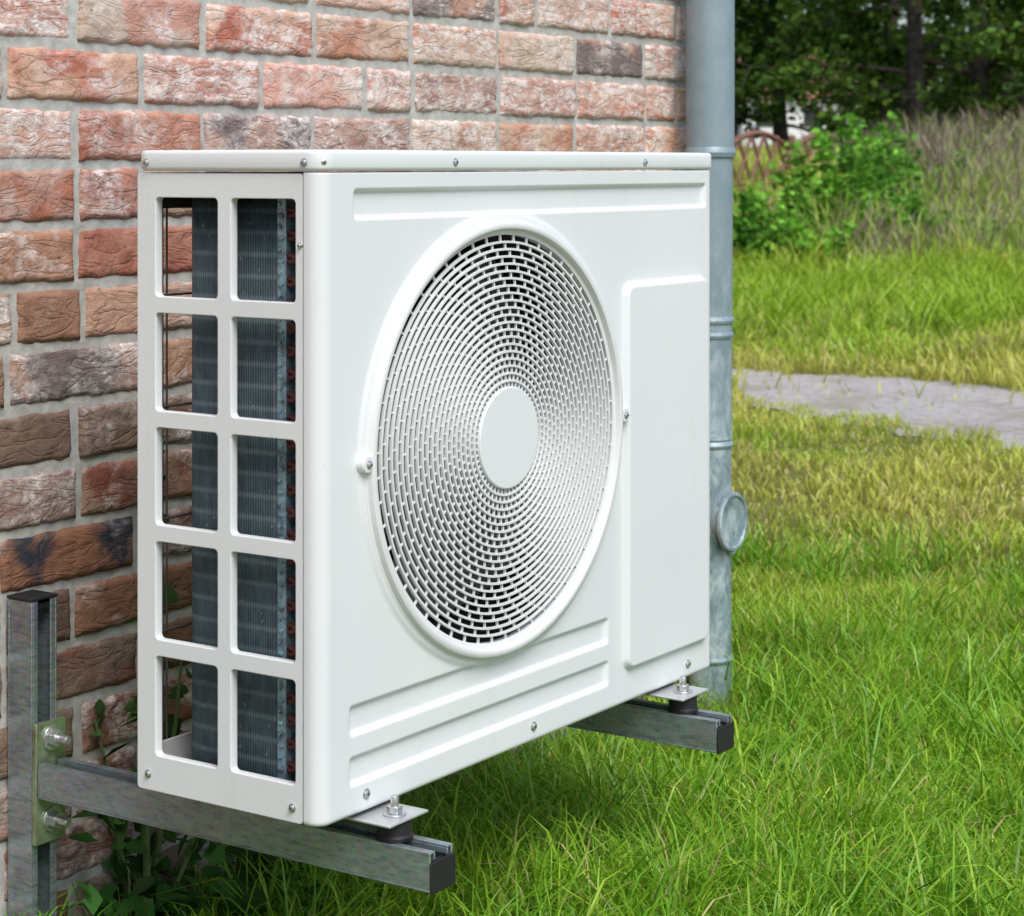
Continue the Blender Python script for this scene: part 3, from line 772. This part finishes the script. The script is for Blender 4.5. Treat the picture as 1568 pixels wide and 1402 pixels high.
# ------------------------------------------------------------------ fence + distant house
fe=empty('lattice_fence')
g=Geo(); a0=Vector((*c2w(2.45,24.3),0)); a1=Vector((*c2w(4.3,26.5),0)); zb=.36
dv=(a1-a0); Lf=dv.length; dv.normalize(); nf=2
for p in range(nf):
    s0=Lf*p/nf; s1=Lf*(p+1)/nf
    top=lambda t:.84+.18*math.sin(math.pi*t)
    P=lambda s,z:(a0.x+dv.x*s,a0.y+dv.y*s,zb+z)
    g.tube([P(s0+.03,-.1),P(s0+.03,1.0)],.05,4)
    g.tube([P(s0+.03+(s1-s0-.06)*t,top(t)) for t in np.linspace(0,1,10)],.04,4); g.tube([P(s0,.42),P(s1,.42)],.03,4); g.tube([P(s0,.05),P(s1,.05)],.03,4)
    for q in range(5):
        sa=s0+(s1-s0)*q/5; sb=s0+(s1-s0)*(q+1)/5; ta=(q+.5)/5
        g.tube([P(sa,.44),P(sb,top(ta))],.026,4); g.tube([P(sb,.44),P(sa,top(ta))],.026,4)
    for q in range(12):
        sa=s0+(s1-s0)*(q+.5)/12; g.tube([P(sa,.0),P(sa,.40)],.05,4)
g.tube([(a1.x,a1.y,zb-.1),(a1.x,a1.y,zb+1.0)],.05,4)
g.obj('fence_panels',fe,simple('fence_wood',(.20,.10,.07),.8,var=.3),smooth=False)
hw=c2w(8.0,64); dh=empty('white_house',(hw[0],hw[1],float(hgt(*hw))+.1)); dh.rotation_euler=(0,0,math.radians(-45))
M_rw=simple('white_render',(.78,.78,.78),.8,var=.05); M_rr=simple('red_tiles',(.34,.15,.10),.8,var=.25,scale=5); M_gl=simple('window_glass',(.03,.035,.04),.15)
g=Geo(); g.box(-1.5,1.5,-1.6,1.6,-.4,1.5); g.obj('walls',dh,M_rw)
g=Geo(); g.v=[(-1.8,-1.9,1.45),(1.8,-1.9,1.45),(1.8,1.9,1.45),(-1.8,1.9,1.45),(-1.8,0,3.1),(1.8,0,3.1)]; g.f=[[0,1,5,4],[2,3,4,5],[0,4,3],[1,2,5],[0,3,2,1]]; g.m=[0]*5; g.obj('roof',dh,M_rr,smooth=False)
g=Geo()
for x in (-.8,.7): g.box(x-.3,x+.3,-1.64,-1.59,.6,1.2)
g.box(-1.54,-1.49,-.8,-.1,.6,1.2); g.box(-1.54,-1.49,.5,1.1,.6,1.2); g.obj('windows',dh,M_gl)

# ------------------------------------------------------------------ light, world, camera
el=math.radians(52); az=math.atan2(-.55,-.85)
sd=Vector((math.sin(az)*math.cos(el),math.cos(az)*math.cos(el),math.sin(el)))
su=bpy.data.lights.new('sun','SUN'); su.energy=2.9; su.angle=math.radians(32); su.color=(1,.985,.965)
so=bpy.data.objects.new('sun',su); so.rotation_euler=sd.to_track_quat('Z','Y').to_euler(); so.location=(0,0,10); S.collection.objects.link(so)
wd=bpy.data.worlds.new('World'); S.world=wd; wd.use_nodes=True; nt=wd.node_tree
sk=nt.nodes.new('ShaderNodeTexSky'); sk.sky_type='NISHITA'; sk.sun_disc=False; sk.sun_elevation=el; sk.sun_rotation=az
sk.air_density=1.0; sk.dust_density=2.2; sk.ozone_density=1.3
bg=nt.nodes['Background']; nt.links.new(sk.outputs[0],bg.inputs[0]); bg.inputs[1].default_value=.15
cam=bpy.data.cameras.new('camera'); co=bpy.data.objects.new('camera',cam); S.collection.objects.link(co)
co.location=(CX,CY,CZ); co.rotation_euler=(math.radians(90),0,math.radians(-56))
cam.sensor_width=36; cam.lens=73.6; cam.shift_y=-.2876; cam.clip_end=2000; cam.clip_start=.05
cam.dof.use_dof=True; cam.dof.focus_distance=2.5; cam.dof.aperture_fstop=14
S.camera=co
S.view_settings.view_transform='Standard'; S.view_settings.look='None'; S.view_settings.exposure=0
